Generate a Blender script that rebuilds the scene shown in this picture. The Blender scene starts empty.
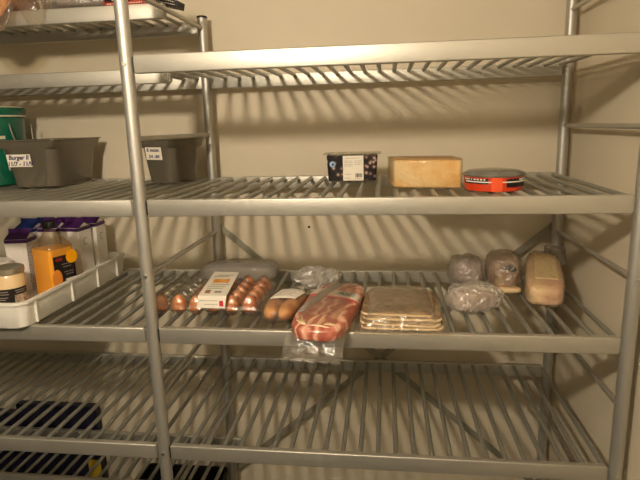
import bpy, bmesh, math, random
from mathutils import Vector, Matrix, noise
random.seed(4)
S = bpy.context.scene
C = S.collection
PI = math.pi
R = math.radians

# ------------------------------------------------------------------ helpers
def lin(c):
    return tuple(((v/255)/12.92 if v/255 <= .04045 else ((v/255+.055)/1.055)**2.4) for v in c) + (1,)

def obj(name, bm, mat, parent=None, smooth=False, auto=None, label=None):
    me = bpy.data.meshes.new(name)
    bmesh.ops.recalc_face_normals(bm, faces=bm.faces)
    bm.to_mesh(me); bm.free()
    me.materials.append(mat)
    for p in me.polygons: p.use_smooth = smooth or auto is not None
    if auto is not None: me.set_sharp_from_angle(angle=R(auto))
    o = bpy.data.objects.new(name, me); C.objects.link(o)
    if parent: o.parent = parent
    if label: o['label'] = label
    return o

def tag(o, label, cat, group=None, loc=None, rz=None):
    o['label'] = label; o['category'] = cat
    if group: o['group'] = group
    if loc: o.location = loc
    if rz is not None: o.rotation_euler = (0, 0, rz)
    return o

def thing(name, label, cat, loc=(0, 0, 0), rz=0, group=None, rot=None):
    o = bpy.data.objects.new(name, None); C.objects.link(o)
    o.empty_display_size = .05
    o.location = loc; o.rotation_euler = rot or (0, 0, rz)
    return tag(o, label, cat, group)

def struct(name, bm, mat, **k):
    o = obj(name, bm, mat, **k); o['kind'] = 'structure'; return o

def box(bm, x0, x1, y0, y1, z0, z1, bev=0, seg=2, M=None):
    r = bmesh.ops.create_cube(bm, size=1)
    vs = r['verts']
    for v in vs:
        v.co = Vector((x0+(v.co.x+.5)*(x1-x0), y0+(v.co.y+.5)*(y1-y0), z0+(v.co.z+.5)*(z1-z0)))
    if M is not None: bmesh.ops.transform(bm, matrix=M, verts=vs)
    if bev:
        es = list({e for v in vs for e in v.link_edges})
        bmesh.ops.bevel(bm, geom=es, offset=bev, segments=seg, profile=.5, affect='EDGES')
    return bm

def nb(): return bmesh.new()

def tube(bm, a, b, r, seg=14, caps=True, flat=1.0, dome=False):
    a, b = Vector(a), Vector(b); d = b-a; L = d.length; d.normalize()
    up = Vector((0, 0, 1)) if abs(d.z) < .9 else Vector((0, 1, 0))
    s = d.cross(up).normalized(); u = s.cross(d)
    prof = [(0, 1.0), (L, 1.0)]
    if dome: prof = [(0, .45), (r*.25, .85), (r*.7, 1), (L-r*.7, 1), (L-r*.25, .85), (L, .45)]
    rings = []
    for t, k in prof:
        rings.append([bm.verts.new(a+d*t+(s*math.cos(2*PI*i/seg)+u*math.sin(2*PI*i/seg)*flat)*r*k) for i in range(seg)])
    for p, q in zip(rings, rings[1:]):
        for i in range(seg): bm.faces.new((p[i], p[(i+1) % seg], q[(i+1) % seg], q[i]))
    if caps: bm.faces.new(rings[0][::-1]); bm.faces.new(rings[-1])
    return bm

def path_tube(bm, pts, r, seg=8):
    rings = []
    for k, p in enumerate(pts):
        p = Vector(p)
        d = (Vector(pts[min(k+1, len(pts)-1)])-Vector(pts[max(k-1, 0)])).normalized()
        up = Vector((0, 0, 1)) if abs(d.z) < .9 else Vector((0, 1, 0))
        s = d.cross(up).normalized(); u = s.cross(d)
        rings.append([bm.verts.new(p+(s*math.cos(2*PI*i/seg)+u*math.sin(2*PI*i/seg))*r) for i in range(seg)])
    for p, q in zip(rings, rings[1:]):
        for i in range(seg): bm.faces.new((p[i], p[(i+1) % seg], q[(i+1) % seg], q[i]))
    bm.faces.new(rings[0][::-1]); bm.faces.new(rings[-1])
    return bm

def ring_pts(z, hx, hy, r, cx=0, cy=0, seg=8):
    r = min(r, hx, hy); out = []
    for q, (sx, sy) in enumerate(((1, 1), (-1, 1), (-1, -1), (1, -1))):
        for i in range(seg+1):
            a = PI/2*(q+i/seg)
            out.append(Vector((cx+sx*(hx-r)+r*math.cos(a), cy+sy*(hy-r)+r*math.sin(a), z)))
    return out

def loft(bm, secs, cap0=True, cap1=True, seg=8, fn=None):
    rings = []
    for s in secs:
        pts = ring_pts(*s, seg=seg)
        if fn: pts = [fn(p) for p in pts]
        rings.append([bm.verts.new(p) for p in pts])
    n = len(rings[0])
    for p, q in zip(rings, rings[1:]):
        for i in range(n): bm.faces.new((p[i], p[(i+1) % n], q[(i+1) % n], q[i]))
    if cap0: bm.faces.new(rings[0][::-1])
    if cap1: bm.faces.new(rings[-1])
    return bm

def spow(v, e): return math.copysign(abs(v)**e, v)

def blob(bm, a, b, c, e1=1., e2=1., amp=0, freq=20, seed=0, nu=48, nv=28, flat=True, fn=None):
    """soft wrapped shape standing on z=0, centre z=c"""
    rings = []
    off = Vector((seed*7.3, seed*3.1, seed*1.7))
    for j in range(1, nv):
        ph = -PI/2+PI*j/nv
        rg = []
        for i in range(nu):
            th = 2*PI*i/nu
            cp = spow(math.cos(ph), e1)
            p = Vector((a*cp*spow(math.cos(th), e2), b*cp*spow(math.sin(th), e2), c*spow(math.sin(ph), e1)))
            if amp:
                k = noise.noise(p*freq+off)+.5*noise.noise(p*freq*2.3+off)
                p += p.normalized()*amp*k
            p.z += c
            if fn: p = fn(p)
            if flat and p.z < .0: p.z = 0.0
            rg.append(bm.verts.new(p))
        rings.append(rg)
    for p, q in zip(rings, rings[1:]):
        for i in range(nu): bm.faces.new((p[i], p[(i+1) % nu], q[(i+1) % nu], q[i]))
    bm.faces.new(rings[0][::-1]); bm.faces.new(rings[-1])
    return bm

def pillow_h(a, b, h, n=3.0, m=2.0):
    def f(x, y):
        u = 1-min(1, abs(x/a))**n; v = 1-min(1, abs(y/b))**n
        return h*(max(u, 0)*max(v, 0))**(1/m)
    return f

def sheet(bm, x0, x1, y0, y1, f, nx=24, ny=24, thick=0, wob=0, freq=25, seed=0, M=None, warp=None):
    """a thin sheet draped over the height function f"""
    def layer(dz):
        g = []
        for j in range(ny+1):
            row = []
            for i in range(nx+1):
                x = x0+(x1-x0)*i/nx; y = y0+(y1-y0)*j/ny
                X, Y = (warp(x, y) if warp else (x, y))
                z = f(X, Y)+dz
                if wob: z += wob*noise.noise(Vector((X*freq+seed, Y*freq, seed)))
                p = Vector((X, Y, z))
                if M is not None: p = M @ p
                row.append(bm.verts.new(p))
            g.append(row)
        for j in range(ny):
            for i in range(nx): bm.faces.new((g[j][i], g[j][i+1], g[j+1][i+1], g[j+1][i]))
        return g
    top = layer(thick)
    if thick:
        bot = layer(0)
        for i in range(nx):
            bm.faces.new((top[0][i+1], top[0][i], bot[0][i], bot[0][i+1]))
            bm.faces.new((top[-1][i], top[-1][i+1], bot[-1][i+1], bot[-1][i]))
        for j in range(ny):
            bm.faces.new((top[j][0], top[j+1][0], bot[j+1][0], bot[j][0]))
            bm.faces.new((top[j+1][-1], top[j][-1], bot[j][-1], bot[j+1][-1]))
    return bm

def topf(bm, extra=0):
    """height of a finished shape above its base, as a function of x and y"""
    from mathutils.bvhtree import BVHTree
    t = BVHTree.FromBMesh(bm)
    def f(x, y):
        h = t.ray_cast(Vector((x, y, 1)), Vector((0, 0, -1)))
        return (h[0].z if h[0] else 0)+extra
    return f

def prism(bm, pts, z0, z1, bev=0):
    lo = [bm.verts.new((x, y, z0)) for x, y in pts]; hi = [bm.verts.new((x, y, z1)) for x, y in pts]
    n = len(pts); bm.faces.new(lo[::-1]); bm.faces.new(hi)
    for i in range(n): bm.faces.new((lo[i], lo[(i+1) % n], hi[(i+1) % n], hi[i]))
    if bev: bmesh.ops.bevel(bm, geom=bm.edges[:], offset=bev, segments=3, profile=.5, affect='EDGES')
    return bm

def text(name, body, size, mat, parent, M, shear=0, spacing=1.0, extr=.0002):
    cu = bpy.data.curves.new(name, 'FONT'); cu.body = body; cu.size = size
    cu.align_x = 'CENTER'; cu.align_y = 'CENTER'; cu.extrude = extr; cu.shear = shear
    cu.space_character = spacing; cu.resolution_u = 3; cu.offset = size*.03
    t = bpy.data.objects.new(name, cu); C.objects.link(t)
    dg = bpy.context.evaluated_depsgraph_get()
    me = bpy.data.meshes.new_from_object(t.evaluated_get(dg))
    bpy.data.objects.remove(t); bpy.data.curves.remove(cu)
    me.name = name
    me.transform(M); me.materials.clear(); me.materials.append(mat)
    o = bpy.data.objects.new(name, me); C.objects.link(o); o.parent = parent
    return o

FRONT = Matrix.Rotation(PI/2, 4, 'X')        # text plane to face -y
def T(x, y, z): return Matrix.Translation((x, y, z))

# ------------------------------------------------------------------ materials
def mat(name, col, rough=.5, metal=0, var=0, vscale=20, bump=0, bscale=60, col2=None, spec=None, trans=0, ior=1.45,
        stretch=(1, 1, 1), coat=0, sss=0):
    m = bpy.data.materials.new(name); m.use_nodes = True
    N = m.node_tree.nodes; L = m.node_tree.links; b = N['Principled BSDF']
    c = lin(col)
    b.inputs['Base Color'].default_value = c
    b.inputs['Roughness'].default_value = rough
    b.inputs['Metallic'].default_value = metal
    b.inputs['Transmission Weight'].default_value = trans
    b.inputs['IOR'].default_value = ior
    b.inputs['Coat Weight'].default_value = coat
    if coat: b.inputs['Coat Roughness'].default_value = .12
    if sss:
        b.inputs['Subsurface Weight'].default_value = sss; b.inputs['Subsurface Radius'].default_value = (.01, .005, .003)
    if spec is not None: b.inputs['Specular IOR Level'].default_value = spec
    tc = N.new('ShaderNodeTexCoord'); mp = N.new('ShaderNodeMapping')
    mp.inputs['Scale'].default_value = stretch
    L.new(tc.outputs['Object'], mp.inputs['Vector'])
    if var or col2:
        n = N.new('ShaderNodeTexNoise'); n.inputs['Scale'].default_value = vscale; n.inputs['Detail'].default_value = 5
        L.new(mp.outputs[0], n.inputs['Vector'])
        r = N.new('ShaderNodeValToRGB')
        if col2: c2 = lin(col2); lo, hi = .4, .6
        else: c2 = tuple(v*(1-var) for v in c[:3])+(1,); lo, hi = .3, .7
        r.color_ramp.elements[0].position = lo; r.color_ramp.elements[0].color = c
        r.color_ramp.elements[1].position = hi; r.color_ramp.elements[1].color = c2
        L.new(n.outputs['Fac'], r.inputs[0]); L.new(r.outputs[0], b.inputs['Base Color'])
    if bump:
        n2 = N.new('ShaderNodeTexNoise'); n2.inputs['Scale'].default_value = bscale; n2.inputs['Detail'].default_value = 4
        L.new(mp.outputs[0], n2.inputs['Vector'])
        bp = N.new('ShaderNodeBump'); bp.inputs['Strength'].default_value = 1; bp.inputs['Distance'].default_value = bump
        L.new(n2.outputs['Fac'], bp.inputs['Height']); L.new(bp.outputs[0], b.inputs['Normal'])
    return m

def film(name, tint=(255, 250, 240), haze=.08, gloss=.5, bump=.002, bscale=45, rough=.12, base=.10):
    bump *= 2.2
    """clear crinkled plastic film: see-through, shiny, a little milky"""
    m = bpy.data.materials.new(name); m.use_nodes = True
    N = m.node_tree.nodes; L = m.node_tree.links
    N.remove(N['Principled BSDF']); out = N['Material Output']
    tr = N.new('ShaderNodeBsdfTransparent'); tr.inputs[0].default_value = lin(tint)
    gl = N.new('ShaderNodeBsdfGlossy'); gl.inputs['Roughness'].default_value = rough
    df = N.new('ShaderNodeBsdfDiffuse'); df.inputs[0].default_value = lin((225, 220, 212))
    tc = N.new('ShaderNodeTexCoord'); no = N.new('ShaderNodeTexNoise')
    no.inputs['Scale'].default_value = bscale; no.inputs['Detail'].default_value = 3; no.inputs['Distortion'].default_value = 1.2
    L.new(tc.outputs['Object'], no.inputs['Vector'])
    bp = N.new('ShaderNodeBump'); bp.inputs['Distance'].default_value = bump; bp.inputs['Strength'].default_value = 1
    L.new(no.outputs['Fac'], bp.inputs['Height'])
    L.new(bp.outputs[0], gl.inputs['Normal']); L.new(bp.outputs[0], df.inputs['Normal'])
    fr = N.new('ShaderNodeFresnel'); fr.inputs[0].default_value = 1.45; L.new(bp.outputs[0], fr.inputs['Normal'])
    mul = N.new('ShaderNodeMath'); mul.operation = 'MULTIPLY_ADD'; mul.use_clamp = True
    mul.inputs[1].default_value = gloss*1.3; mul.inputs[2].default_value = gloss*base
    L.new(fr.outputs[0], mul.inputs[0])
    cap = N.new('ShaderNodeMath'); cap.operation = 'MINIMUM'; cap.inputs[1].default_value = .5
    L.new(mul.outputs[0], cap.inputs[0]); mul = cap
    m1 = N.new('ShaderNodeMixShader'); m1.inputs[0].default_value = haze
    L.new(tr.outputs[0], m1.inputs[1]); L.new(df.outputs[0], m1.inputs[2])
    m2 = N.new('ShaderNodeMixShader'); L.new(mul.outputs[0], m2.inputs[0])
    L.new(m1.outputs[0], m2.inputs[1]); L.new(gl.outputs[0], m2.inputs[2])
    L.new(m2.outputs[0], out.inputs[0])
    return m

def wall_mat():
    m = mat('painted wall', (219, 207, 182), rough=.6, var=.05, vscale=3, bump=.0006, bscale=25)
    N = m.node_tree.nodes; L = m.node_tree.links; b = N['Principled BSDF']
    src = b.inputs['Base Color'].links[0].from_socket
    geo = N.new('ShaderNodeNewGeometry')
    d = N.new('ShaderNodeVectorMath'); d.operation = 'DISTANCE'; d.inputs[1].default_value = (.337, .647, 1.148)
    L.new(geo.outputs['Position'], d.inputs[0])
    lt = N.new('ShaderNodeMath'); lt.operation = 'LESS_THAN'; lt.inputs[1].default_value = .005
    L.new(d.outputs['Value'], lt.inputs[0])
    mx = N.new('ShaderNodeMix'); mx.data_type = 'RGBA'; mx.inputs[7].default_value = lin((52, 44, 34))
    L.new(lt.outputs[0], mx.inputs[0]); L.new(src, mx.inputs[6]); L.new(mx.outputs[2], b.inputs['Base Color'])
    return m

M = {}
M['wall'] = wall_mat()
M['floor'] = mat('grey vinyl floor', (70, 72, 68), rough=.5, var=.15, vscale=40)
M['dimwall'] = mat('darkened unseen wall', (84, 84, 74), rough=.6)  # out-of-view walls, coloured dark to cut the light bounced onto the shelves
M['ceil'] = mat('ceiling panel', (216, 208, 192), rough=.6)
M['alu'] = mat('satin aluminium', (198, 194, 182), rough=.46, metal=.78, var=.06, vscale=8, bump=.0002, bscale=300, stretch=(.15, 1, 1))
M['alutube'] = mat('satin aluminium tube', (194, 191, 182), rough=.5, metal=.8, var=.05, vscale=12)
M['slat'] = mat('aluminium slat', (172, 172, 162), rough=.46, metal=.8, var=.06, vscale=15)
M['brace'] = mat('dull steel brace', (160, 155, 136), rough=.55, metal=.5)
M['bolt'] = mat('bright bolt', (200, 195, 185), rough=.3, metal=1)
M['blackplastic'] = mat('black plastic', (24, 23, 22), rough=.45)
M['lampglass'] = bpy.data.materials.new('lamp diffuser')
m = M['lampglass']; m.use_nodes = True
e = m.node_tree.nodes['Principled BSDF']
e.inputs['Emission Color'].default_value = (1, .85, .665, 1); e.inputs['Emission Strength'].default_value = 690
M['white'] = mat('white polypropylene', (232, 228, 218), rough=.4, var=.04, vscale=10)
M['paper'] = mat('white label paper', (236, 228, 212), rough=.6)
M['ink'] = mat('blue pen ink', (28, 30, 90), rough=.5)
M['blackink'] = mat('black print', (26, 22, 22), rough=.5)
M['greyprint'] = mat('grey print', (150, 138, 128), rough=.6)
M['pan'] = mat('smoky grey gastronorm plastic', (120, 113, 98), rough=.24, metal=.45, var=.12, vscale=9, bump=.0006, bscale=30)
M['film'] = film('clear film', haze=.06, gloss=.55)
M['filmhazy'] = film('hazy film', haze=.22, gloss=.5, bscale=60)
M['cling'] = film('cling film', haze=.30, gloss=.9, bump=.004, bscale=55, rough=.24, base=.2)
M['lid'] = film('clear moulded plastic', tint=(240, 238, 228), haze=.07, gloss=.5, bump=.0006, bscale=30, rough=.08)
M['egg'] = mat('brown eggshell', (218, 134, 66), rough=.4, coat=.6, var=.22, vscale=30)
M['egg2'] = mat('dark brown eggshell', (200, 112, 52), rough=.4, coat=.6, var=.2, vscale=30)
M['bread'] = mat('baked crust', (212, 158, 98), rough=.6, col2=(180, 118, 64), vscale=24, bump=.001, bscale=70)

# ------------------------------------------------------------------ room
YB, XR, XL, YF, ZC = .647, 1.24, -1.5, -2.1, 2.24
b = nb(); box(b, XL-.1, XR+.1, YF-.1, YB+.1, -.1, 0); struct('floor', b, M['floor'])
b = nb(); box(b, XL-.1, XR+.1, YF-.1, YB+.1, ZC, ZC+.1); struct('ceiling', b, M['ceil'])
b = nb(); box(b, XL, XR, YB, YB+.1, 0, ZC); struct('wall_back', b, M['wall'])
b = nb(); box(b, XR, XR+.1, YF-.1, YB+.1, 0, ZC); struct('wall_right', b, M['wall'])
b = nb(); box(b, XL-.1, XL, YF-.1, YB+.1, 0, ZC); struct('wall_left', b, M['dimwall'])
b = nb(); box(b, XL, XR, YF-.1, YF, 0, ZC); struct('wall_front', b, M['dimwall'])

lamp = thing('ceiling_lamp', 'round glass bulkhead lamp hanging from the cold room ceiling', 'lamp', (.125, -1.35, ZC))
b = nb(); loft(b, [(-.03, .075, .075, .075), (-.03, .08, .08, .08), (0, .085, .085, .085)]); obj('lamp_base', b, M['white'], lamp, auto=30)
b = nb(); tube(b, (0, 0, -.17), (0, 0, -.03), .03, seg=20); obj('lamp_neck', b, M['white'], lamp, auto=30)
b = nb(); bmesh.ops.create_uvsphere(b, u_segments=32, v_segments=20, radius=.055, matrix=T(0, 0, -.225)); obj('lamp_globe', b, M['lampglass'], lamp, smooth=True)

# ------------------------------------------------------------------ shelving rack
Z1, Z2, Z3, Z4 = .651, 1.0, 1.344, 1.693
Z0, Z5, D = .302, 1.872, .5865
SF = .0010                                  # slat tops lie this far under the rail tops
rack = thing('shelving_rack', 'grey aluminium cold room rack with tubular posts and slatted shelves against the wall', 'shelving rack')
PR = .0165
def post(x, y, top, bolts=()):
    b = nb(); tube(b, (x, y, 0.0), (x, y, top), PR, seg=28)
    o = obj('post', b, M['alutube'], rack, auto=40)
    b = nb(); loft(b, [(top-.001, PR+.0012, PR+.0012, 1, x, y), (top+.005, PR+.0012, PR+.0012, 1, x, y), (top+.008, PR*.7, PR*.7, 1, x, y)])
    obj('post_cap', b, M['blackplastic'], o, auto=40)
    for z in bolts:
        d = Vector((.62-x, -1.28-y, 0)).normalized()
        d = Vector((0.1, -1, 0)).normalized() if y < .3 else Vector((0.3, -1, 0)).normalized()
        b = nb(); c = Vector((x, y, z)); tube(b, c+d*(PR-.003), c+d*(PR+.0035), .0048, seg=12, dome=False)
        obj('bolt', b, M['bolt'], o, auto=40)
post(0, 0, 1.93, (.63, 1.145, 1.672)); post(0, D, 1.883)
post(1.2, 0, 1.93, (.63, 1.145, 1.672)); post(1.2, D, 1.93)
post(-1.2, 0, 1.93); post(-1.2, D, 1.883)

for x in (0, 1.2, -1.2):
    for z in (.465, .81, 1.145, 1.495, 1.85):
        b = nb(); tube(b, (x, PR-.004, z), (x, D-PR+.004, z), .0068, seg=12)
        obj('side_rung', b, M['alutube'], rack, auto=40)

def rail(b, x0, x1, y0, y1, z): box(b, x0, x1, y0, y1, z-.043, z, bev=.0028, seg=3); return b
def shelf(x0, x1, z, yf, n, pitch, xs):
    b = nb()
    for i in range(n):
        x = xs+i*pitch
        tube(b, (x, yf+.012, z-SF-.006), (x, D-.010, z-SF-.006), .0068, seg=12, flat=.88, dome=True)
    sh = obj('shelf', b, M['slat'], rack, auto=50)
    b = nb(); rail(b, x0, x1, yf, yf+.018, z); obj('front_rail', b, M['alu'], sh, auto=35)
    b = nb(); rail(b, x0, x1, D-.012, D+.006, z); obj('back_rail', b, M['alu'], sh, auto=35)
    # end blocks; the black ones paint the dark shaded gap between rail and post
    for x in (x0, x1):
        s = -1 if x == x0 else 1
        b = nb(); box(b, min(x, x+s*.004), max(x, x+s*.004), yf+.003, yf+.015, z-.040, z-.004, bev=.001)
        obj('rail_gap_fill', b, M['blackplastic'] if x == x0 and x0 > -1 else M['slat'], sh)
    return sh
for z in (Z1, Z2, Z3, Z4): shelf(.021, 1.179, z, -.009, 25, .0478, .0265)
for z in (Z1, Z2, Z3): shelf(-1.179, -.021, z, -.009, 25, .0478, -1.1735)
for z in (Z0, Z4, Z5): shelf(-1.179, -.012 if z > 1 else .05, z, .283, 25 if z > 1 else 26, .0478, -1.1735)
# cross brace of two flat bars behind the right bay
def bar(a, c, w, t):
    a, c = Vector(a), Vector(c); d = (c-a); L = d.length; ang = math.atan2(d.z, d.x)
    b = nb(); box(b, 0, L, -t/2, t/2, -w/2, w/2, bev=.0008)
    bmesh.ops.transform(b, matrix=T(*a) @ Matrix.Rotation(-ang, 4, 'Y'), verts=b.verts)
    return b
obj('cross_brace', bar((0.004, .6065, 1.16), (1.196, .6065, .14), .024, .003), M['brace'], rack)
obj('cross_brace', bar((0.004, .6105, .14), (1.196, .6105, 1.16), .024, .003), M['brace'], rack)
b = nb(); tube(b, (.6, .603, .65), (.6, .614, .65), .008, seg=14); obj('brace_bolt', b, M['bolt'], rack, auto=40)

def marks(name, rows, mt, parent, Mx, h=.0022, seed=0):
    """fine print: rows of (x0, x1, z) short dashes on a plane facing -y"""
    rd = random.Random(seed); b = nb()
    for x0, x1, z in rows:
        x = x0
        while x < x1:
            L = min(rd.uniform(.002, .006)*h/.0022, x1-x)
            box(b, x, x+L*.8, -.0003, .0003, z-h/2, z+h/2)
            x += L+.0012
    bmesh.ops.transform(b, matrix=Mx, verts=b.verts)
    return obj(name, b, mt, parent)

def curved_strip(b, a0, a1, r, z0, z1, t=.0006, n=16, z0b=None):
    """label wrapped on a cylinder of radius r between two angles"""
    prev = None
    for i in range(n+1):
        a = a0+(a1-a0)*i/n
        c, s = math.cos(a), math.sin(a)
        q = [b.verts.new((c*(r+d), s*(r+d), z)) for d, z in ((t, z0), (t, z1), (0, z1), (0, z0))]
        if prev:
            for k in range(4): b.faces.new((prev[k], q[k], q[(k+1) % 4], prev[(k+1) % 4]))
        else: b.faces.new(q)
        prev = q
    b.faces.new(prev[::-1])
    return b

T3, T2, T5 = Z3+.0004, Z2+.0004, Z5+.0004

def crinkle(b, a):
    for v in b.verts:
        if v.co.z > .002: v.co += noise.noise_vector(v.co*130)*a

# ================================================================== shelf 3 (containers, olives, cheese, can)
def gastro(name, label, loc, rz, hx, hy, h, lab, labpos, size):
    t = thing(name, label, 'food container', loc, rz, 'grey gastronorm containers on the middle shelf')
    b = nb(); k = .80
    loft(b, [(0, hx*k-.012, hy*k-.011, .03), (.004, hx*k-.004, hy*k-.003, .034), (.02, hx*k, hy*k, .042), (h*.80, hx*.91, hy*.93, .042),
             (h*.835, hx*.96, hy*.97, .03), (h*.965, hx*.965, hy*.975, .014), (h*.975, hx, hy, .012), (h, hx, hy, .012),
             (h, hx*.955, hy*.965, .014), (h*.83, hx*.945, hy*.958, .03), (h*.80, hx*.895, hy*.915, .042), (.008, hx*k-.008, hy*k-.008, .04)], seg=7)
    obj('container_body', b, M['pan'], t, auto=50)
    x, z, w, hh = labpos
    y = -hy*(k+(.93-k)*z/(h*.8))-.0012
    tilt = math.atan2(hy*(.93-k), h*.8)
    Mx = T(x, y, z) @ Matrix.Rotation(tilt, 4, 'X')
    b = nb(); box(b, -w/2, w/2, -.0006, 0, -hh/2, hh/2, bev=.0002, M=Mx)
    l = obj('paper_label', b, M['paper'], t, label='white handwritten paper label')
    for i, s in enumerate(lab):
        text('handwriting', s, size, M['ink'] if i or 'B' in s and name == 'gastronorm_container' else M['blackink'], l,
             Mx @ T(0, -.0009, (.24-.5*i)*hh) @ FRONT, shear=.25)
    return t
gastro('gastronorm_container', 'larger smoky grey food container with handwritten white label, in front of the green bucket',
       (-.5, .423, T3), R(1), .102, .152, .152, ('Burger II', '11/7 - 11/9'), (-.028, .088, .080, .040), .019)
gastro('gastronorm_container', 'smaller smoky grey food container with handwritten white label, beside the rear post of the rack',
       (-.088, .445, T3), R(-26), .084, .080, .1425, ('B. mozzar.', '2/4 - 8/4'), (-.002, .098, .076, .042), .0145)
b = nb(); blob(b, .05, .05, .03, .8, .8, .006, 40, 5); 
o = obj('food_bag', b, M['filmhazy']); tag(o, 'crumpled clear bag of food lying inside the smaller grey container', 'bag', loc=(-.088, .445, T3+.0095))

gm = mat('green tinplate', (22, 104, 78), rough=.28, var=.35, vscale=14, coat=.4)
bk = thing('bucket', 'round green bucket with pale bands and wire handle, behind the larger grey container', 'bucket', (-.742, .455, T3))
b = nb(); r = .112
loft(b, [(0, .094, .094, 1), (.003, .097, .097, 1), (.225, r-.002, r-.002, 1), (.226, .0, .0, 1)], seg=10, cap1=False); obj('bucket_body', b, gm, bk, auto=40)
b = nb(); loft(b, [(.226, r+.002, r+.002, 1), (.229, r+.004, r+.004, 1), (.256, r+.004, r+.004, 1), (.26, r, r, 1), (.258, r-.01, r-.01, 1)], seg=10); lid = obj('bucket_lid', b, gm, bk, auto=40)
cream = mat('cream print band', (205, 196, 168), rough=.4)
b = nb(); loft(b, [(.2285, r+.0048, r+.0048, 1), (.2335, r+.0048, r+.0048, 1)], cap0=False, cap1=False, seg=12); obj('pale_band', b, cream, bk, label='pale band under the lid')
b = nb(); loft(b, [(.259, r+.0015, r+.0015, 1), (.2625, r+.0015, r+.0015, 1)], seg=12); obj('lid_rim', b, cream, lid, auto=30)
for k, (a0, a1, z0, z1) in enumerate(((-75, -42, .186, .198), (-64, -30, .155, .166), (-80, -45, .10, .14), (-30, -12, .05, .06))):
    b = nb(); curved_strip(b, R(a0), R(a1), .1115-(.225-(z0+z1)/2)*.06, z0, z1); obj('printed_patch', b, cream, bk)
b = nb(); path_tube(b, [(.112*math.cos(a)*1.0, -.016+.0*a, .205+.0*a) if 0 else (.115+.012*math.sin(a), -.1*math.cos(a)*.55, .205-.1*math.sin(a)) for a in [PI*i/14 for i in range(15)]], .0022)
obj('wire_handle', b, M['slat'], bk, smooth=True)

# tub of olives
tub = thing('olive_tub', 'clear plastic tub of dark olives in a black patterned sleeve with white barcode label', 'food tub', (.518, .392, T3), R(1.5))
b = nb(); loft(b, [(0, .068, .040, .012), (.002, .071, .043, .012), (.083, .076, .048, .012), (.084, .088, .056, .012), (.0865, .088, .056, .012),
                   (.0865, .074, .046, .012), (.006, .069, .041, .012)], seg=6); obj('clear_tub', b, M['lid'], tub, auto=40)
olive = mat('black olive print', (34, 30, 32), rough=.35)
_N = olive.node_tree.nodes; _L = olive.node_tree.links
_v = _N.new('ShaderNodeTexVoronoi'); _v.inputs['Scale'].default_value = 62; _tc = _N.new('ShaderNodeTexCoord'); _L.new(_tc.outputs['Object'], _v.inputs['Vector'])
_r = _N.new('ShaderNodeValToRGB'); _r.color_ramp.elements[0].color = lin((196, 176, 160)); _r.color_ramp.elements[1].color = lin((26, 23, 26)); _r.color_ramp.elements[0].position = .16; _r.color_ramp.elements[1].position = .55
_q = _r.color_ramp.elements.new(.32); _q.color = lin((96, 68, 60))
_L.new(_v.outputs['Distance'], _r.inputs[0]); _L.new(_r.outputs[0], _N['Principled BSDF'].inputs['Base Color'])
b = nb(); loft(b, [(.004, .0735, .0455, .010), (.080, .0775, .0500, .010)], cap0=False, cap1=False, seg=6); sl = obj('printed_sleeve', b, olive, tub, auto=40, label='black sleeve with olive picture')
b = nb(); bmesh.ops.create_uvsphere(b, u_segments=18, v_segments=8, radius=.0095, matrix=T(-.059, -.0505, .055) @ Matrix.Diagonal((1, .08, 1, 1)))
obj('round_mark', b, mat('pale blue print', (142, 168, 196), rough=.5), sl, smooth=True)
b = nb(); bmesh.ops.create_uvsphere(b, u_segments=12, v_segments=8, radius=.0035, matrix=T(-.058, -.0513, .055) @ Matrix.Diagonal((1, .08, 1, 1)))
obj('round_mark', b, M['ink'], sl, smooth=True)
tl = Matrix.Rotation(R(3.4), 4, 'X')
b = nb(); box(b, -.0275, .0345, -.0007, 0, -.0375, .0375, M=T(.0, -.0492, .0425) @ tl); wl = obj('barcode_label', b, M['paper'], tub, label='white barcode label')
Mx = T(.0035, -.0501, .0425) @ tl
marks('fine_print', [(-.024, .02, .030)], M['greyprint'], wl, Mx, .0018, 4)
marks('fine_print', [(-.026, -.002, .022), (-.026, -.002, .017), (-.026, -.002, .012), (-.026, -.002, .007), (.004, .026, .022), (.004, .026, .017), (.004, .026, .011), (-.026, -.006, -.018), (-.026, -.008, -.030), (.006, .026, -.032)],
      M['greyprint'], wl, Mx, .0018, 1)
b = nb(); rd = random.Random(8); x = .006
while x < .026:
    q = rd.uniform(.0006, .0016); box(b, x, x+q, -.0003, .0003, -.028, -.016); x += q+rd.uniform(.0005, .0012)
bmesh.ops.transform(b, matrix=Mx, verts=b.verts); obj('barcode', b, M['blackink'], wl)

# block of hard cheese
ch = thing('cheese_block', 'large pale yellow block of hard cheese in shiny clear wrap on the middle shelf', 'cheese', (.728, .165, T3))
cheese = mat('hard cheese', (255, 232, 184), rough=.42, col2=(250, 204, 130), vscale=14, bump=.004, bscale=120, coat=.8)
rind = mat('brown cheese rind', (214, 176, 122), rough=.55, var=.25, vscale=25)
P4 = [(-.085, .014), (.089, -.022), (.078, .085), (-.100, .115)]
b = nb(); prism(b, P4, .001, .0755, .006); obj('cheese', b, cheese, ch, auto=50)
b = nb(); prism(b, [(x*.985, y*.985+.001) for x, y in P4], .0755, .0785, .001); obj('rind', b, rind, ch, auto=50, label='brown rind on top')
b = nb(); n = 14
def wrapfn(p): return p
fx = nb(); prism(fx, [(-.0875, .0115), (.0915, -.0245), (.0805, .0875), (-.1025, .1175)], -.0005, .0805, .003)
bmesh.ops.subdivide_edges(fx, edges=fx.edges[:], cuts=3, use_grid_fill=True); b.free()
obj('clear_wrap', fx, film('cheese wrap', haze=.04, gloss=.3, bump=.010, bscale=130, rough=.16, base=.10), ch, smooth=False)

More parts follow.
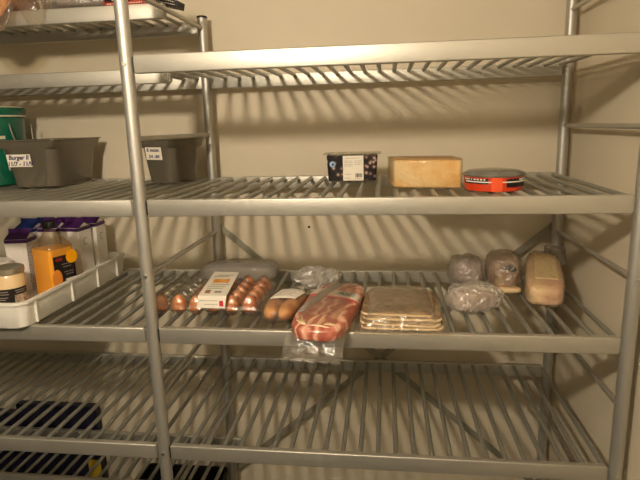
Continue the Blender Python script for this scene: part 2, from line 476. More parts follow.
# flat round can
cn = thing('round_tub', 'low round red tub with black and white band and clear lid beside the cheese block', 'food tub', (.895, .13, T3))
red = mat('red plastic', (206, 62, 30), rough=.3, coat=.3)
r = .074
b = nb(); loft(b, [(0, r-.006, r-.006, 1), (.002, r-.003, r-.003, 1), (.036, r, r, 1), (.037, .01, .01, 1)], seg=10); obj('tub_body', b, red, cn, auto=40)
b = nb(); curved_strip(b, R(-172), R(-110), r-.001, .020, .034); obj('dark_band', b, M['blackink'], cn)
b = nb(); curved_strip(b, R(-76), R(0), r-.001, .012, .034); obj('dark_band', b, M['blackink'], cn)
b = nb(); curved_strip(b, R(-165), R(-12), r-.0002, .0235, .0262); obj('white_line', b, M['paper'], cn)
rd = random.Random(2)
for a in range(-168, -112, 7):
    b = nb(); curved_strip(b, R(a), R(a+rd.uniform(2, 5)), r, .0290, .0325, n=2); obj('print_mark', b, M['paper'], cn)
for a in range(-46, -20, 6):
    b = nb(); curved_strip(b, R(a), R(a+rd.uniform(2, 5)), r, .0280, .0325, n=2); obj('print_mark', b, M['paper'], cn)
b = nb(); curved_strip(b, R(-104), R(-84), r+.0008, .002, .036); obj('pull_tab', b, mat('orange red tab', (232, 88, 44), rough=.35), cn)
b = nb(); loft(b, [(.037, r+.003, r+.003, 1), (.041, r+.004, r+.004, 1), (.044, r+.001, r+.001, 1), (.049, r-.01, r-.01, 1), (.052, r*.5, r*.5, 1)], seg=10)
obj('lid', b, mat('smoky lid', (120, 116, 106), rough=.2, coat=.5, var=.3, vscale=30), cn, auto=50)

# ================================================================== shelf 2, left: white crate with cartons, bottle, jars
cr = thing('crate', 'shallow white plastic crate holding cartons, juice and jars at the left of the shelf', 'crate', (-.535, .253, T2))
hx, hy, h = .2, .298, .074
b = nb(); loft(b, [(0, hx-.012, hy-.012, .03), (.004, hx-.009, hy-.009, .03), (h-.008, hx-.005, hy-.005, .032), (h-.007, hx, hy, .034), (h, hx, hy, .034), (h, hx-.010, hy-.010, .03),
                   (.012, hx-.015, hy-.015, .028), (.011, hx-.017, hy-.017, .026)], seg=8)
obj('crate_body', b, M['white'], cr, auto=40)
for s in (1, -1):
    for y in (-.24, -.065, .085, .215):
        b = nb(); box(b, min(s*(hx-.009), s*(hx-.001)), max(s*(hx-.009), s*(hx-.001)), y-.002, y+.002, .004, h-.006); obj('side_rib', b, M['white'], cr)
for s in (1, -1):
    b = nb(); box(b, -.055, .055, min(s*(hy-.006), s*(hy+.001)), max(s*(hy-.006), s*(hy+.001)), h-.03, h-.022, bev=.002); obj('hand_grip', b, M['white'], cr)
CZ = T2+.0115
purple = mat('purple carton print', (66, 26, 86), rough=.45)
blue = mat('blue carton print', (26, 42, 98), rough=.45)
cart_w = mat('white carton board', (228, 222, 212), rough=.5)
def dotmat():
    m = mat('dotted carton board', (226, 220, 212), rough=.5); N = m.node_tree.nodes; L = m.node_tree.links
    v = N.new('ShaderNodeTexVoronoi'); v.inputs['Scale'].default_value = 95; v.inputs['Randomness'].default_value = .25
    tc = N.new('ShaderNodeTexCoord'); L.new(tc.outputs['Object'], v.inputs['Vector'])
    r = N.new('ShaderNodeValToRGB'); r.color_ramp.elements[0].position = .28; r.color_ramp.elements[1].position = .36
    r.color_ramp.elements[0].color = lin((176, 166, 168)); r.color_ramp.elements[1].color = lin((228, 222, 214))
    L.new(v.outputs['Distance'], r.inputs[0]); L.new(r.outputs[0], N['Principled BSDF'].inputs['Base Color'])
    return m
dots = dotmat()
def carton(x, y, rz, top, label, body=None, h=.190, ring=True):
    t = thing('drink_carton', label, 'carton', (x, y, CZ), rz, 'gable top cartons in the white crate')
    w = .0345
    b = nb(); box(b, -w, w, -w, w, 0, h, bev=.001); o = obj('carton_body', b, body or cart_w, t)
    b = nb(); box(b, -w-.0004, w+.0004, -w-.0004, w+.0004, h-.012, h-.001); obj('colour_band', b, top, t)
    # gable roof: two coloured slopes along x with white folded ends
    b = nb(); zr = h+.016
    v = [b.verts.new(p) for p in ((-w, -w, h), (w, -w, h), (w, 0, zr), (-w, 0, zr), (-w, w, h), (w, w, h), (-w+.018, 0, zr), (w-.018, 0, zr))]
    b.faces.new((v[0], v[1], v[2], v[3])); b.faces.new((v[4], v[3], v[2], v[5])); b.faces.new((v[0], v[4], v[5], v[1]))
    b.faces.new((v[0], v[3], v[4])); b.faces.new((v[1], v[5], v[2]))
    obj('gable_roof', b, top, t)
    for s in (1, -1):
        b = nb(); q = [b.verts.new(p) for p in ((s*(w+.0006), -w*.72, h+.002), (s*(w+.0006), w*.72, h+.002), (s*(w+.0006), 0, zr-.002), (s*(w-.003), -w*.72, h+.002), (s*(w-.003), w*.72, h+.002), (s*(w-.003), 0, zr-.002))]
        b.faces.new(q[:3]); b.faces.new(q[3:][::-1])
        for i in range(3): b.faces.new((q[i], q[i+3], q[(i+1) % 3+3], q[(i+1) % 3]))
        obj('folded_end', b, cart_w, t, label='white folded end')
    b = nb(); box(b, -w, w, -.0016, .0016, zr-.003, zr+.014, bev=.0005); obj('top_fin', b, top, t)
    if ring:
        b = nb()
        path_tube(b, [(w+.0004, -.002+.010*math.cos(a), h-.05+.012*math.sin(a)) for a in [R(40)+R(270)*i/18 for i in range(19)]], .0007, 5)
        obj('ring_print', b, M['blackink'], t)
    return t
carton(-.425, .478, R(3), purple, 'white drink carton with purple top, at the back right corner of the crate')
carton(-.432, .392, R(-4), purple, 'white drink carton with purple top, right behind the orange juice bottle')
carton(-.508, .470, R(5), purple, 'white drink carton with purple top, left of the one in the back right corner', ring=False)
carton(-.512, .388, R(0), purple, 'white drink carton with purple top, in the middle of the carton cluster', ring=False)
carton(-.590, .470, R(0), blue, 'white drink carton with blue top, at the back of the cluster', ring=False)
carton(-.592, .385, R(-6), blue, 'white drink carton with blue top, behind the dotted carton', ring=False)
carton(-.566, .292, R(8), purple, 'drink carton with purple top and dotted white sides, left of the orange juice bottle', body=dots, h=.172, ring=False)

# orange juice bottle
jb = thing('juice_bottle', 'square clear bottle of orange juice with dark label and black cap', 'bottle', (-.428, .247, CZ), R(-20))
w = .046
b = nb(); loft(b, [(0, w-.004, w-.004, .012), (.003, w, w, .013), (.150, w, w, .013), (.162, w-.003, w-.003, .016), (.195, .019, .019, .019), (.205, .017, .017, .017), (.212, .017, .017, .017)], seg=6)
obj('clear_bottle', b, film('bottle plastic', tint=(250, 248, 240), haze=.05, gloss=.2, bump=.0003), jb, auto=40)
juice = mat('orange juice', (255, 176, 6), rough=.3)
b = nb(); loft(b, [(.001, w-.006, w-.006, .011), (.004, w-.0015, w-.0015, .012), (.150, w-.0015, w-.0015, .012)], seg=6); obj('orange_juice', b, juice, jb, auto=40)
b = nb(); loft(b, [(.2125, .020, .020, .02), (.213, .0205, .0205, .02), (.232, .0205, .0205, .02), (.234, .019, .019, .019)], seg=8); obj('bottle_cap', b, M['blackplastic'], jb, auto=40)
b = nb(); box(b, w+.0004, w+.0012, -.036, .040, .030, .128); lb = obj('dark_label', b, M['blackink'], jb, label='dark label with orange picture')
b = nb(); box(b, w+.0012, w+.0017, .0, .038, .032, .052); obj('white_patch', b, M['paper'], lb)
b = nb(); bmesh.ops.create_uvsphere(b, u_segments=20, v_segments=12, radius=.03, matrix=T(w+.001, -.028, .058) @ Matrix.Diagonal((.03, .6, 1, 1))); obj('orange_picture', b, mat('orange print', (226, 140, 50), rough=.5), lb, smooth=True)
b = nb(); bmesh.ops.create_uvsphere(b, u_segments=20, v_segments=12, radius=.022, matrix=T(w+.001, .030, .118) @ Matrix.Diagonal((.03, 1, 1, 1))); obj('orange_picture', b, juice, lb, smooth=True)
SIDE = T(w+.0016, 0, 0) @ Matrix.Rotation(PI/2, 4, 'Z')
b = nb(); box(b, w+.0012, w+.0017, -.028, -.004, .112, .121); obj('red_print', b, mat('red print', (150, 40, 30), rough=.5), lb)
marks('label_print', [(-.008, .02, .100), (-.004, .024, .091), (-.002, .03, .074), (.004, .03, .066)], M['greyprint'], lb, SIDE, .0026, 5)

# jars
jr = thing('jar', 'glass jar of cream coloured spread with black label and dull metal lid', 'jar', (-.492, .118, CZ))
b = nb(); loft(b, [(0, .040, .040, 1), (.004, .0435, .0435, 1), (.098, .0435, .0435, 1), (.104, .039, .039, 1)], seg=10); obj('jar_glass', b, mat('cream spread behind glass', (226, 196, 150), rough=.2, coat=.6), jr, auto=40)
b = nb(); curved_strip(b, R(-150), R(20), .0436, .010, .062); jl = obj('jar_label', b, M['blackink'], jr)
b = nb(); curved_strip(b, R(-40), R(18), .0443, .012, .042); obj('picture_patch', b, mat('beige print', (196, 176, 148), rough=.5, col2=(120, 96, 80), vscale=70), jl)
for k, (z, a0, a1) in enumerate(((.053, -95, -60), (.046, -100, -58), (.036, -98, -62), (.030, -98, -70), (.054, -36, 5), (.048, -34, 4), (.020, -92, -58))):
    b = nb(); curved_strip(b, R(a0), R(a1), .0443, z, z+.0022, n=6); obj('label_print', b, M['greyprint'], jl)
b = nb(); loft(b, [(.104, .0435, .0435, 1), (.105, .0452, .0452, 1), (.119, .0452, .0452, 1), (.121, .043, .043, 1), (.1195, .040, .040, 1)], seg=12)
obj('jar_lid', b, mat('dull tin lid', (176, 166, 144), rough=.35, metal=.7), jr, auto=40)
tb = thing('plastic_tub', 'white plastic tub with flat white lid behind the jar', 'food tub', (-.590, .190, CZ))
b = nb(); loft(b, [(0, .036, .036, 1), (.002, .038, .038, 1), (.106, .046, .046, 1)], seg=10); obj('tub_body', b, M['white'], tb, auto=40)
b = nb(); loft(b, [(.106, .048, .048, 1), (.107, .05, .05, 1), (.117, .05, .05, 1), (.119, .048, .048, 1)], seg=12); obj('tub_lid', b, M['white'], tb, auto=40)

# ================================================================== shelf 2: egg carton
NX, NY, PX, PY = 6, 5, .0515, .0455
ex, ey = -.012, .093
tray = thing('egg_carton', 'clear plastic egg carton with paper label over its lid, half full of brown eggs', 'egg carton', (ex+PX*2.5, ey+PY*2, T2), 0)
HX, HY = PX*3+.006, PY*2.5+.009
def bumps(x, y, k=1):
    u = abs(math.sin(PI*(x+PX*3)/PX)); v = abs(math.sin(PI*(y+PY*2.5)/PY))
    return (u*v)**.75
def basef(x, y):
    e = max(abs(x)/HX, abs(y)/HY)
    rim = max(0, (e-.93)/.07)
    return .026-.025*bumps(x, y)*(1-rim)
def lidf(x, y):
    e = max(0, 1-max((abs(x)-HX+.012)/.012, (abs(y)-HY+.012)/.012, 0))
    return .030+.010*e**.5+.029*bumps(x, y)*e
tray_m = film('clear egg tray', tint=(236, 232, 220), haze=.16, gloss=.35, bump=.0006, bscale=30, rough=.1)
b = nb(); sheet(b, -HX, HX, -HY, HY, basef, 72, 60); obj('carton_base', b, tray_m, tray, smooth=True)
lid_m = film('clear egg lid', tint=(250, 246, 238), haze=.03, gloss=.7, bump=.0008, bscale=60, rough=.2, base=.16)
b = nb(); sheet(b, -HX, HX, -HY, HY, lidf, 84, 70); obj('carton_lid', b, lid_m, tray, smooth=True)
# label strip over the lid and folded down the front
def labwarp(u, v):      # u across, v along (0 front bottom .. 1 back)
    return u, v
def strip_pts():
    pts = []
    for i in range(31):
        v = i/30
        if v < .2: y, z = -HY-.002, .034+.0355*(v/.2)
        else: y, z = -HY-.001+(2*HY-.006)*(v-.2)/.8, .0695
        pts.append((y, z))
    return pts
b = nb(); rows = []
SP = strip_pts()
for i, (y, z) in enumerate(SP):
    cxx = .034-.030*max(0, (i/30-.2)/.8)-.006*max(0, (.2-i/30)/.2); wv = .040
    rows.append([b.verts.new((cxx+wv*(2*j/10-1), y-(.0004 if k and i < 7 else 0), z+(.0004 if k else 0))) for k in (0, 1) for j in range(11)])
for p, q in zip(rows, rows[1:]):
    for o0 in (0, 11):
        for j in range(10): b.faces.new((p[o0+j], p[o0+j+1], q[o0+j+1], q[o0+j]))
pl = obj('paper_label', b, M['paper'], tray, label='white paper label across the lid')
def on_label(x0, x1, v0, v1, name, mt):      # flat print on the horizontal part of the strip
    b = nb()
    f = lambda v: -HY-.001+(2*HY-.006)*v
    s = lambda v: .034-.030*v
    q = [b.verts.new((s(v)+x*.84, f(v), .0703)) for x, v in ((x0, v0), (x1, v0), (x1, v1), (x0, v1))]
    b.faces.new(q); r2 = bmesh.ops.extrude_face_region(b, geom=b.faces[:]); 
    for v in [g for g in r2['geom'] if isinstance(g, bmesh.types.BMVert)]: v.co.z += .0003
    obj(name, b, mt, pl)
on_label(-.028, .030, .50, .66, 'food_picture', mat('orange food print', (214, 132, 48), rough=.5, col2=(236, 178, 92), vscale=90))
for k, (x0, x1, v) in enumerate(((-.03, .01, .42), (-.036, .028, .34), (-.034, .022, .26), (-.03, .034, .82), (-.036, .02, .76), (.006, .036, .42))):
    on_label(x0, x1, v, v+.022, 'label_print', mat('pale green print', (150, 158, 126), rough=.6) if k < 3 else M['greyprint'])
on_label(-.032, -.014, .08, .20, 'square_print', mat('brown print', (150, 110, 80), rough=.6))
on_label(.0, .024, .10, .17, 'label_print', M['greyprint'])
redp = mat('red square print', (206, 52, 66), rough=.5)
b = nb(); box(b, .053, .064, -HY-.0032, -HY-.0024, .040, .056); obj('red_square', b, redp, pl)
marks('label_print', [(-.002, .048, .056), (.01, .048, .045)], M['greyprint'], pl, T(0, -HY-.0028, 0), .0022, 6)

def egg_bm():
    b = nb(); n = 14; rings = []
    for j in range(1, n):
        a = PI*j/n; z = -math.cos(a)*.0275; rr = math.sin(a)*.0212*(1-.10*(z/.0275))
        rings.append([b.verts.new((rr*math.cos(2*PI*i/20), rr*math.sin(2*PI*i/20), z+.0275)) for i in range(20)])
    for p, q in zip(rings, rings[1:]):
        for i in range(20): b.faces.new((p[i], p[(i+1) % 20], q[(i+1) % 20], q[i]))
    p0 = b.verts.new((0, 0, 0)); p1 = b.verts.new((0, 0, .055))
    for i in range(20):
        b.faces.new((rings[0][(i+1) % 20], rings[0][i], p0)); b.faces.new((rings[-1][i], rings[-1][(i+1) % 20], p1))
    return b
egg0 = obj('egg', egg_bm(), M['egg'], smooth=True); eggB = egg0.data.copy(); eggB.materials[0] = M['egg2']
rowname = ['front row', 'second row from the front', 'middle row', 'fourth row from the front', 'back row']
colname = ['at the left end', 'second from the left end', 'third from the left end', 'third from the right end', 'second from the right end', 'at the right end']
first = True; rd = random.Random(11)
for j in range(NY):
    for i in range(NX):
        if j and i < (2 if j < 3 else 3): continue
        e_ = egg0 if first else egg0.copy()
        if not first: C.objects.link(e_)
        first = False
        if rd.random() < .4: e_.data = eggB
        e_.location = (ex+PX*i, ey+PY*j, T2+.0055); e_.rotation_euler = (rd.uniform(-.08, .08), rd.uniform(-.08, .08), rd.uniform(0, 6))
        tag(e_, 'brown egg in the clear carton, %s, %s' % (rowname[j], colname[i]), 'egg', 'brown eggs in the clear carton')

# clear package behind the eggs
pk = thing('plastic_package', 'hazy clear plastic package lying behind the egg carton', 'package', (.128, .435, T2))
b = nb(); blob(b, .132, .062, .036, .6, .55, .006, 18, 2); obj('plastic_wrap', b, film('milky wrap', tint=(215, 205, 190), haze=.26, gloss=.4, bump=.002, bscale=25), pk, smooth=True)
b = nb(); blob(b, .118, .050, .026, .6, .5, .004, 18, 4); o = obj('wrapped_contents', b, film('folded film', tint=(190, 178, 160), haze=.45, gloss=.3, bump=.002, bscale=40), pk, smooth=True); o.location.z = .004
b = nb(); blob(b, .016, .035, .026, .8, .8, .003, 30, 6); o = obj('dark_contents', b, mat('dark grey contents', (84, 84, 74), rough=.5), pk, smooth=True); o.location = (.100, 0, .006)

# bread rolls
br = thing('bread_roll_pack', 'clear bag of two brown bread rolls with white label beside the egg carton', 'bread', (.340, .118, T2), R(-6))
for s, zr in ((-1, 3), (1, -5)):
    b = nb(); blob(b, .025, .088, .024, .85, .85, .003, 30, 3+s); o = obj('bread_roll', b, M['bread'], br, smooth=True); o.location = (s*.0245, 0, .001); o.rotation_euler.z = R(zr)
b = nb(); blob(b, .054, .105, .0275, .7, .7, .004, 24, 8); rb = b.copy(); obj('clear_bag', b, M['film'], br, smooth=True)
f = topf(rb, .0012)
b = nb(); sheet(b, -.030, .040, -.030, .062, f, 12, 12, thick=.0006, warp=lambda x, y: (x+y*.1, y+x*.12)); wl = obj('paper_label', b, M['paper'], br, smooth=True)
for k in range(5):
    b = nb(); sheet(b, -.022, .026-.006*(k % 2), .046-.014*k, .049-.014*k, f, 10, 1, thick=.0010, warp=lambda x, y: (x+y*.1, y+x*.12)); obj('label_print', b, M['greyprint'], wl)

# ball of crumpled film
b = nb(); blob(b, .064, .055, .036, .9, .9, .020, 26, 9); crinkle(b, .006)
fb = obj('crumpled_film', b, film('crumpled film', haze=.34, gloss=.95, bump=.004, bscale=50, rough=.24, base=.22))
tag(fb, 'crumpled ball of clear plastic film behind the pack of cured meat', 'plastic film', loc=(.402, .352, T2))

# pack of cured meat
def meat_mat():
    m = mat('marbled cured meat', (186, 112, 88), bump=.002, bscale=35, rough=.3, coat=.4); N = m.node_tree.nodes; L = m.node_tree.links
    tc = N.new('ShaderNodeTexCoord'); wv = N.new('ShaderNodeTexWave'); wv.inputs['Scale'].default_value = 7; wv.inputs['Distortion'].default_value = 14
    wv.inputs['Detail'].default_value = 3; wv.inputs['Detail Scale'].default_value = 1.6
    L.new(tc.outputs['Object'], wv.inputs['Vector'])
    r = N.new('ShaderNodeValToRGB'); E = r.color_ramp.elements
    E[0].position = 0; E[0].color = lin((158, 84, 66)); E[1].position = 1; E[1].color = lin((222, 178, 148))
    for p, c in ((.35, (180, 104, 86)), (.62, (194, 122, 100)), (.80, (208, 148, 122))):
        q = E.new(p); q.color = lin(c)
    L.new(wv.outputs['Fac'], r.inputs[0]); L.new(r.outputs[0], N['Principled BSDF'].inputs['Base Color'])
    return m
mt = thing('cured_meat_pack', 'vacuum pack of sliced red and white marbled cured meat hanging over the shelf edge', 'meat', (.470, .108, T2), R(-8))
def droop(p):
    p = p.copy()
    if p.y < -.118: p.z -= (-.118-p.y)*.10
    return p
b = nb(); blob(b, .074, .190, .023, .42, .5, .006, 17, 12, nu=64, nv=36, flat=False, fn=lambda p: droop(Vector((p.x, p.y, max(p.z, .0005))))); fm = topf(b.copy()); obj('sliced_meat', b, meat_mat(), mt, smooth=True)
fat = mat('white fat edge', (240, 218, 178), rough=.35, coat=.4)
rd = random.Random(5)
for (xa, ya, xb, yb, wd) in ((-.052, -.150, -.022, -.166, .016), (-.020, -.158, .004, -.112, .004), (.006, -.162, .020, -.108, .004), (.022, -.164, .050, -.154, .010), (-.012, -.172, .040, -.170, .006), (-.050, -.120, -.034, -.150, .004)):
    b = nb(); n = 10; prev = None
    dx, dy = xb-xa, yb-ya; L_ = math.hypot(dx, dy); nx_, ny_ = -dy/L_*wd/2, dx/L_*wd/2
    for i in range(n+1):
        t_ = i/n; k = math.sin(PI*min(1, max(.0, t_))*.94+.1)
        x, y = xa+dx*t_, ya+dy*t_+.003*math.sin(t_*5)
        q = [b.verts.new(Vector((x+s*nx_*k, y+s*ny_*k, fm(x+s*nx_*k, y+s*ny_*k)-.002+dz))) for s, dz in ((-1, 0), (1, 0), (1, .003), (-1, .003))]
        if prev:
            for a_ in range(4): b.faces.new((prev[a_], q[a_], q[(a_+1) % 4], prev[(a_+1) % 4]))
        else: b.faces.new(q)
        prev = q
    b.faces.new(prev[::-1]); obj('fat_streak', b, fat, mt, smooth=True)
fw2 = lambda x, y: fm(x, y)+.0005
lab_m = mat('cream band label', (222, 208, 190), rough=.45)
pk_m = mat('pink band print', (206, 84, 84), rough=.45)
warp = lambda x, y: (x, y-.30*x)
b = nb(); sheet(b, -.0725, .0725, .030, .086, fw2, 30, 8, thick=.0012, warp=warp); lb = obj('band_label', b, lab_m, mt, smooth=True, label='cream band label with pink edge')
b = nb(); sheet(b, -.0725, .0725, .018, .0305, fw2, 30, 4, thick=.0014, warp=warp); obj('pink_stripe', b, pk_m, lb, smooth=True)
b = nb(); sheet(b, .004, .058, .046, .078, fw2, 14, 6, thick=.0018, warp=warp); obj('grey_patch', b, mat('grey green print', (176, 182, 166), rough=.5), lb, smooth=True)
for (x0, x1, y0, y1) in ((.010, .026, .058, .064), (.020, .036, .052, .056), (.030, .052, .062, .067), (.036, .048, .052, .056), (.014, .024, .068, .072)):
    b = nb(); sheet(b, x0, x1, y0, y1, fw2, 5, 1, thick=.0024, warp=warp); obj('green_print', b, mat('dark green print', (50, 72, 52), rough=.5), lb)
b = nb(); sheet(b, -.052, -.022, -.10, .165, fw2, 8, 40, thick=.0016, warp=lambda x, y: (x+(y-.02)*.20, y)); obj('milky_strip', b, film('milky strip', tint=(235, 220, 210), haze=.34, gloss=.3, bump=.0005), mt, smooth=True, label='milky strip of folded film')
def packfilm(a, bb, h, seed, M_, parent, a1=None, front=-1, name='clear_film', drop=.12, wob=.004):
    f = pillow_h(a*.80, bb*.88, h, 4, 2.4)
    def ff(x, y):
        z = f(x, y)+.0055
        if y < -bb*.76: z -= (-bb*.76-y)*drop*4
        return z
    b = nb(); sheet(b, -a, a, -bb, bb, ff, 44, 60, wob=wob, freq=45, seed=seed)
    return obj(name, b, M_, parent, smooth=True)
packfilm(.076, .215, .054, 3, M['film'], mt, drop=.22)

# flatbread pack
fl = thing('flatbread_pack', 'clear pack of folded speckled flatbreads, right of the cured meat', 'bread', (.657, .128, T2), R(1))
fbm = mat('speckled flatbread', (156, 134, 102), rough=.7, col2=(122, 98, 68), vscale=34, bump=.0012, bscale=50)
cut = mat('pale cut bread edge', (240, 216, 176), rough=.7, var=.2, vscale=60)
rd = random.Random(21)
z = .0045
for k in range(4):
    hx_ = .108-.004*k+rd.uniform(-.004, .002); hy_ = .128-.007*k
    th = .0070
    sd = k*4.1
    rot_ = R(rd.uniform(-4, 4)); ox_ = rd.uniform(-.004, .004)
    def wf(p, sd=sd, k=k, rot_=rot_, ox_=ox_):
        q = Vector((p.x*math.cos(rot_)-p.y*math.sin(rot_)+ox_, p.x*math.sin(rot_)+p.y*math.cos(rot_), p.z))
        q.z += .0022*noise.noise(Vector((p.x*22, p.y*14, 3)))*(.4+k*.5)+.0012*noise.noise(Vector((p.x*50+sd, p.y*30, sd)))
        q.y += .011*noise.noise(Vector((p.x*18+sd, 0, sd))); q.x += .010*noise.noise(Vector((0, p.y*16+sd, sd)))
        return q
    b = nb(); loft(b, [(z, hx_-.004, hy_-.004, .02), (z+.0015, hx_-.0005, hy_-.0005, .022), (z+th-.002, hx_-.0005, hy_-.0005, .022), (z+th-.0008, hx_-.004, hy_-.004, .02)], fn=wf, seg=8)
    obj('flatbread', b, cut, fl, auto=50, label='pale edge of a folded flatbread')
    z += th-.0012
    b = nb(); loft(b, [(z, hx_-.003, hy_-.003, .03), (z+.0010, hx_, hy_, .03), (z+.0026, hx_-.001, hy_-.001, .03), (z+.0034, hx_-.006, hy_-.006, .03)]+[(z+.0038, hx_*q_, hy_*q_, .02) for q_ in (.85, .65, .45, .25, .08)], fn=wf, seg=8)
    obj('toasted_crust', b, fbm, fl, auto=60)
    z += .0026
    z += .0006
packfilm(.119, .150, .056, 8, M['film'], fl, drop=.03, wob=.003)

# ================================================================== shelf 2, right: wrapped pieces
w1 = thing('wrapped_loaf', 'small pinkish loaf wrapped in shiny cling film, nearest of the wrapped pieces', 'wrapped food', (.862, .172, T2), R(26))
lf = mat('pink grey loaf', (196, 168, 156), rough=.5, col2=(226, 206, 194), vscale=26, bump=.002, bscale=40)
b = nb(); blob(b, .068, .046, .035, .8, .8, .004, 20, 14); f = topf(b.copy(), .0045); obj('loaf', b, lf, w1, smooth=True)
b = nb(); blob(b, .078, .056, .0385, .8, .8, .010, 26, 15, nu=60, nv=34); crinkle(b, .0055); obj('cling_film', b, M['cling'], w1)
b = nb(); sheet(b, -.010, .044, -.034, -.016, f, 14, 6, thick=.002, warp=lambda x, y: (x, y-.10*x)); sl_ = obj('paper_strip', b, M['paper'], w1, smooth=True, label='white label strip')
b = nb(); sheet(b, .002, .034, -.026, -.022, f, 10, 2, thick=.003, warp=lambda x, y: (x, y-.10*x)); obj('label_print', b, M['greyprint'], sl_, smooth=True)

w2 = thing('wrapped_meat', 'mauve grey piece of meat in cling film behind the small loaf', 'wrapped food', (.880, .428, T2), R(4))
pm = mat('mauve meat', (168, 134, 130), rough=.45, col2=(192, 164, 156), vscale=18)
b = nb(); blob(b, .050, .062, .042, .7, .8, .004, 18, 16); obj('meat', b, pm, w2, smooth=True)
b = nb(); blob(b, .055, .070, .046, .7, .8, .006, 26, 17, nu=52, nv=30); crinkle(b, .0045); obj('cling_film', b, M['cling'], w2)

w3 = thing('wrapped_sandwich', 'wrapped round bread with dark filling patches between the mauve meat and tall cheese wedge', 'wrapped food', (.992, .415, T2), R(-6))
b = nb(); blob(b, .047, .078, .050, .6, .8, .003, 20, 18); obj('bread', b, mat('beige filled bread', (206, 180, 142), rough=.5, col2=(176, 146, 128), vscale=22), w3, smooth=True)
dk = mat('dark filling', (62, 44, 44), rough=.4)
for k, (x, z, rx, rz_) in enumerate(((.004, .076, .022, .006), (.020, .070, .013, .009), (.010, .080, .014, .006))):
    b = nb(); y = -.070 if z < .05 else -.060
    bmesh.ops.create_uvsphere(b, u_segments=16, v_segments=10, radius=1, matrix=T(x, -.074 if z < .05 else -.066, z) @ Matrix.Diagonal((rx, .014, rz_, 1)))
    for v in b.verts: v.co += v.co.normalized()*.002*noise.noise(v.co*150)
    obj('filling_patch', b, dk, w3, smooth=True)
b = nb(); blob(b, .048, .020, .008, .5, .6, .001, 20, 2); o = obj('bread_base', b, mat('pale bread', (226, 196, 150), rough=.6), w3, smooth=True); o.location = (-.002, -.073, .001)
b = nb(); blob(b, .052, .088, .0545, .6, .8, .006, 26, 19, nu=60, nv=34); crinkle(b, .0045); obj('cling_film', b, film('thin cling film', haze=.12, gloss=.9, bump=.004, bscale=55, rough=.22, base=.18), w3)

w4 = thing('wrapped_cheese', 'tall cream and pink cheese wedge in glossy cling film, right end of the shelf', 'wrapped food', (1.090, .325, T2), R(-13))
def wedge(p, g=0):
    q = p.copy(); t_ = (p.y+.14)/.28
    q.z *= (.72+.50*t_)
    q.x *= (1.0-.12*t_)
    return q
cm = mat('cream cheese paste', (248, 220, 172), rough=.4, col2=(232, 184, 150), vscale=12, bump=.004, bscale=70, coat=.8)
b = nb(); blob(b, .053, .132, .044, .38, .42, .002, 18, 20, nu=64, nv=36, fn=wedge); obj('cheese', b, cm, w4, smooth=True)
b = nb(); sheet(b, -.026, .036, -.085, .100, lambda x, y: (.088)*(.72+.5*(y+.14)/.28)-.0005, 16, 30, thick=.0025, wob=.0015, freq=60, seed=3)
obj('gold_foil', b, mat('pale gold foil', (255, 236, 186), rough=.32, metal=.25, bump=.005, bscale=90), w4, smooth=True, label='pale gold foil on the top')
b = nb(); blob(b, .0555, .142, .047, .40, .45, .004, 30, 21, nu=60, nv=34, fn=wedge); crinkle(b, .004); obj('cling_film', b, film('tight cling film', haze=.10, gloss=.4, bump=.006, bscale=70, rough=.18, base=.14), w4)
b = nb(); blob(b, .030, .035, .040, .9, .9, .016, 34, 22); o = obj('film_tail', b, film('grey film', tint=(190, 185, 180), haze=.3, gloss=.8, bump=.005, bscale=50), w4, smooth=True); o.location = (.035, .12, .05)

# ================================================================== top left half-depth shelf
bb_ = thing('bread_bag', 'orange brown bread in clear bag hanging over the edge of the top left shelf', 'bread', (-.537, .325, T5), 0)
def hang(p):
    q = p.copy()
    if q.y < -.050:
        e = -.050-q.y; q.y = -.050-min(e, .05)*.75-max(0, e-.05)*.2; q.z -= e*1.05
    return q
b = nb(); blob(b, .070, .140, .045, .8, .8, .004, 20, 30, flat=False, fn=lambda p: hang(Vector((p.x, p.y, max(p.z, .001))))); obj('loaf', b, M['bread'], bb_, smooth=True)
b = nb(); blob(b, .098, .160, .052, .75, .8, .010, 20, 31, nu=64, nv=40, flat=False, fn=lambda p: hang(Vector((p.x, p.y-.004, max(p.z, .0)))-Vector((0, .003, 0)))); obj('clear_bag', b, M['film'], bb_, smooth=True)
b2 = thing('bread_bag', 'dull brown flat bread in a creased clear bag on the top left shelf', 'bread', (-.312, .42, T5))
b = nb(); blob(b, .100, .085, .026, .7, .7, .004, 20, 33); obj('loaf', b, mat('dull brown bread', (132, 104, 74), rough=.6, col2=(104, 76, 54), vscale=22), b2, smooth=True)
b = nb(); blob(b, .114, .105, .032, .65, .65, .009, 22, 34, nu=64); obj('clear_bag', b, M['cling'], b2, smooth=True)
b = nb(); sheet(b, -.135, -.055, 0, 1, lambda x, y: 0, 14, 22, warp=None)
for v in b.verts:
    t_ = v.co.y; x = v.co.x
    k = abs((x+.095)/.04); drop = t_*(1-.75*k*k)
    y = -.075-.072*min(1, t_*1.6); z = .030-.0*t_
    if t_ > .6: z = .030-(t_-.6)/.4*.095*(1-.6*k*k); y = -.147-.006*math.sin(t_*9+x*40)
    else: z = .030-.012*(t_/.6)
    v.co = Vector((x+.004*math.sin(t_*7), y, z))
obj('bag_flap', b, M['film'], b2, smooth=True, label='loose clear flap hanging over the rail')

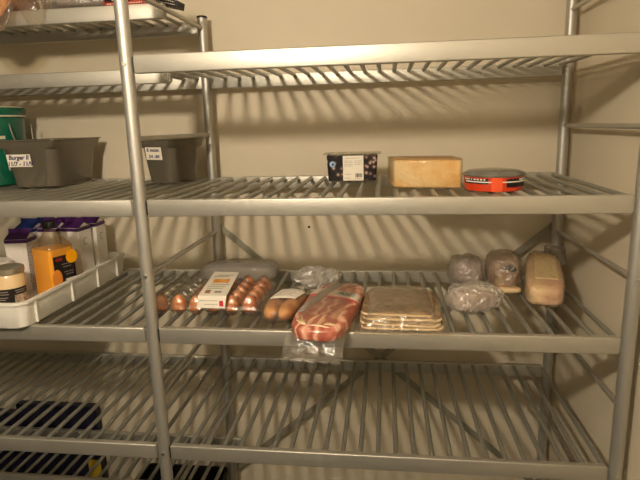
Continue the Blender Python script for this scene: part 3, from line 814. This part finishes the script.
def snackbox(name, label, loc, rz, hx, hy, hz, base, stripe, smark):
    t = thing(name, label, 'package', loc, rz)
    b = nb(); box(b, -hx, hx, -hy, hy, 0, hz, bev=.0012); o = obj('box_body', b, base, t)
    b = nb(); box(b, -hx*.95, hx*.3, -hy-.0006, -hy+.001, hz*.55, hz*.9); obj('colour_stripe', b, stripe, t)
    marks('printed_words', [(-hx*.85, hx*.85, hz*.35), (-hx*.6, hx*.7, hz*.72)], M['paper'], t, T(0, -hy-.0009, 0), hz*.10, smark)
    b = nb(); box(b, hx-.001, hx+.0005, -hy*.9, hy*.9, hz*.25, hz*.75); obj('side_print', b, M['blackink'], t)
    return t
redm = mat('red board', (172, 52, 34), rough=.45); blackm = mat('black board', (30, 27, 26), rough=.4)
snackbox('flat_box', 'flat red and black printed box at the right end of the top left shelf', (-.135, .372, T5), R(-3), .066, .062, .026, redm, blackm, 2)
snackbox('flat_box', 'thin black box with pale lettering sticking out past the end of the top left shelf', (-.018, .352, T5), R(-4), .034, .026, .020, blackm, blackm, 9).rotation_euler = (0, R(14), R(-4))

# ================================================================== dark crates under the rack
navy = mat('dark navy plastic', (22, 24, 46), rough=.45, var=.2, vscale=12)
def folded(label, x0, x1, z1, y0=.603, y1=.640, extra=False):
    t = thing('folded_crate', label, 'crate', ((x0+x1)/2, y0, 0), 0, 'folded crates standing on edge behind the rack')
    hw = (x1-x0)/2
    b = nb(); box(b, -hw, hw, .004, y1-y0, 0, z1, bev=.003); o = obj('crate_panel', b, navy, t)
    for (a, c, d, e) in ((-hw, hw, z1-.018, z1), (-hw, hw, 0, .018), (-hw, -hw+.018, 0, z1), (hw-.018, hw, 0, z1), (-.009, .009, 0, z1)):
        b = nb(); box(b, a, c, 0, .006, d, e, bev=.0015); obj('frame_rib', b, navy, o)
    if extra:
        b = nb(); box(b, hw-.062, hw-.006, -.0012, .002, .062, .150); obj('yellow_label', b, mat('yellow sticker', (186, 158, 36), rough=.5), o, label='yellow sticker')
    return t
folded('dark navy folded crate with a yellow sticker at its lower right corner', -.935, -.577, .398, extra=True)
folded('dark navy folded crate, lower one at the left, beside the crate with the yellow sticker', -1.33, -.945, .355)
bc = thing('storage_crate', 'black storage crate on the floor below the lowest left shelf', 'crate', (-.185, .475, 0))
blk = mat('black crate plastic', (20, 20, 22), rough=.4)
b = nb(); loft(b, [(0, .155, .095, .015), (.15, .165, .105, .018), (.151, .17, .11, .018), (.165, .17, .11, .018), (.165, .162, .102, .016), (.008, .15, .09, .014)], seg=5); obj('crate_body', b, blk, bc, auto=40)
for x in (-.10, -.033, .033, .10):
    b = nb(); box(b, x-.003, x+.003, -.108, -.098, .01, .15); obj('side_rib', b, blk, bc)


# ------------------------------------------------------------------ camera
cam = bpy.data.cameras.new('camera'); co = bpy.data.objects.new('camera', cam); C.objects.link(co)
cx, cy, cz, yaw, pit, rol = .62144646, -1.2824934, 1.51659803, .126097852, -.211898242, -.0271038431
fw = Vector((-math.sin(yaw)*math.cos(pit), math.cos(yaw)*math.cos(pit), math.sin(pit)))
r0 = Vector((math.cos(yaw), math.sin(yaw), 0)); u0 = r0.cross(fw)
rt = r0*math.cos(rol)+u0*math.sin(rol); up = -r0*math.sin(rol)+u0*math.cos(rol)
mw = Matrix((rt, up, -fw)).transposed().to_4x4(); mw.translation = (cx, cy, cz)
co.matrix_world = mw
cam.sensor_width = 36; cam.lens = 29.9798; cam.clip_start = .02
S.camera = co
w = bpy.data.worlds.new('world'); S.world = w; w.use_nodes = True
w.node_tree.nodes['Background'].inputs[0].default_value = (.0, .0, .0, 1)
S.view_settings.view_transform = 'Standard'; S.view_settings.look = 'None'
S.view_settings.gamma = 1; S.view_settings.use_curve_mapping = False
S.view_settings.exposure = 0.0
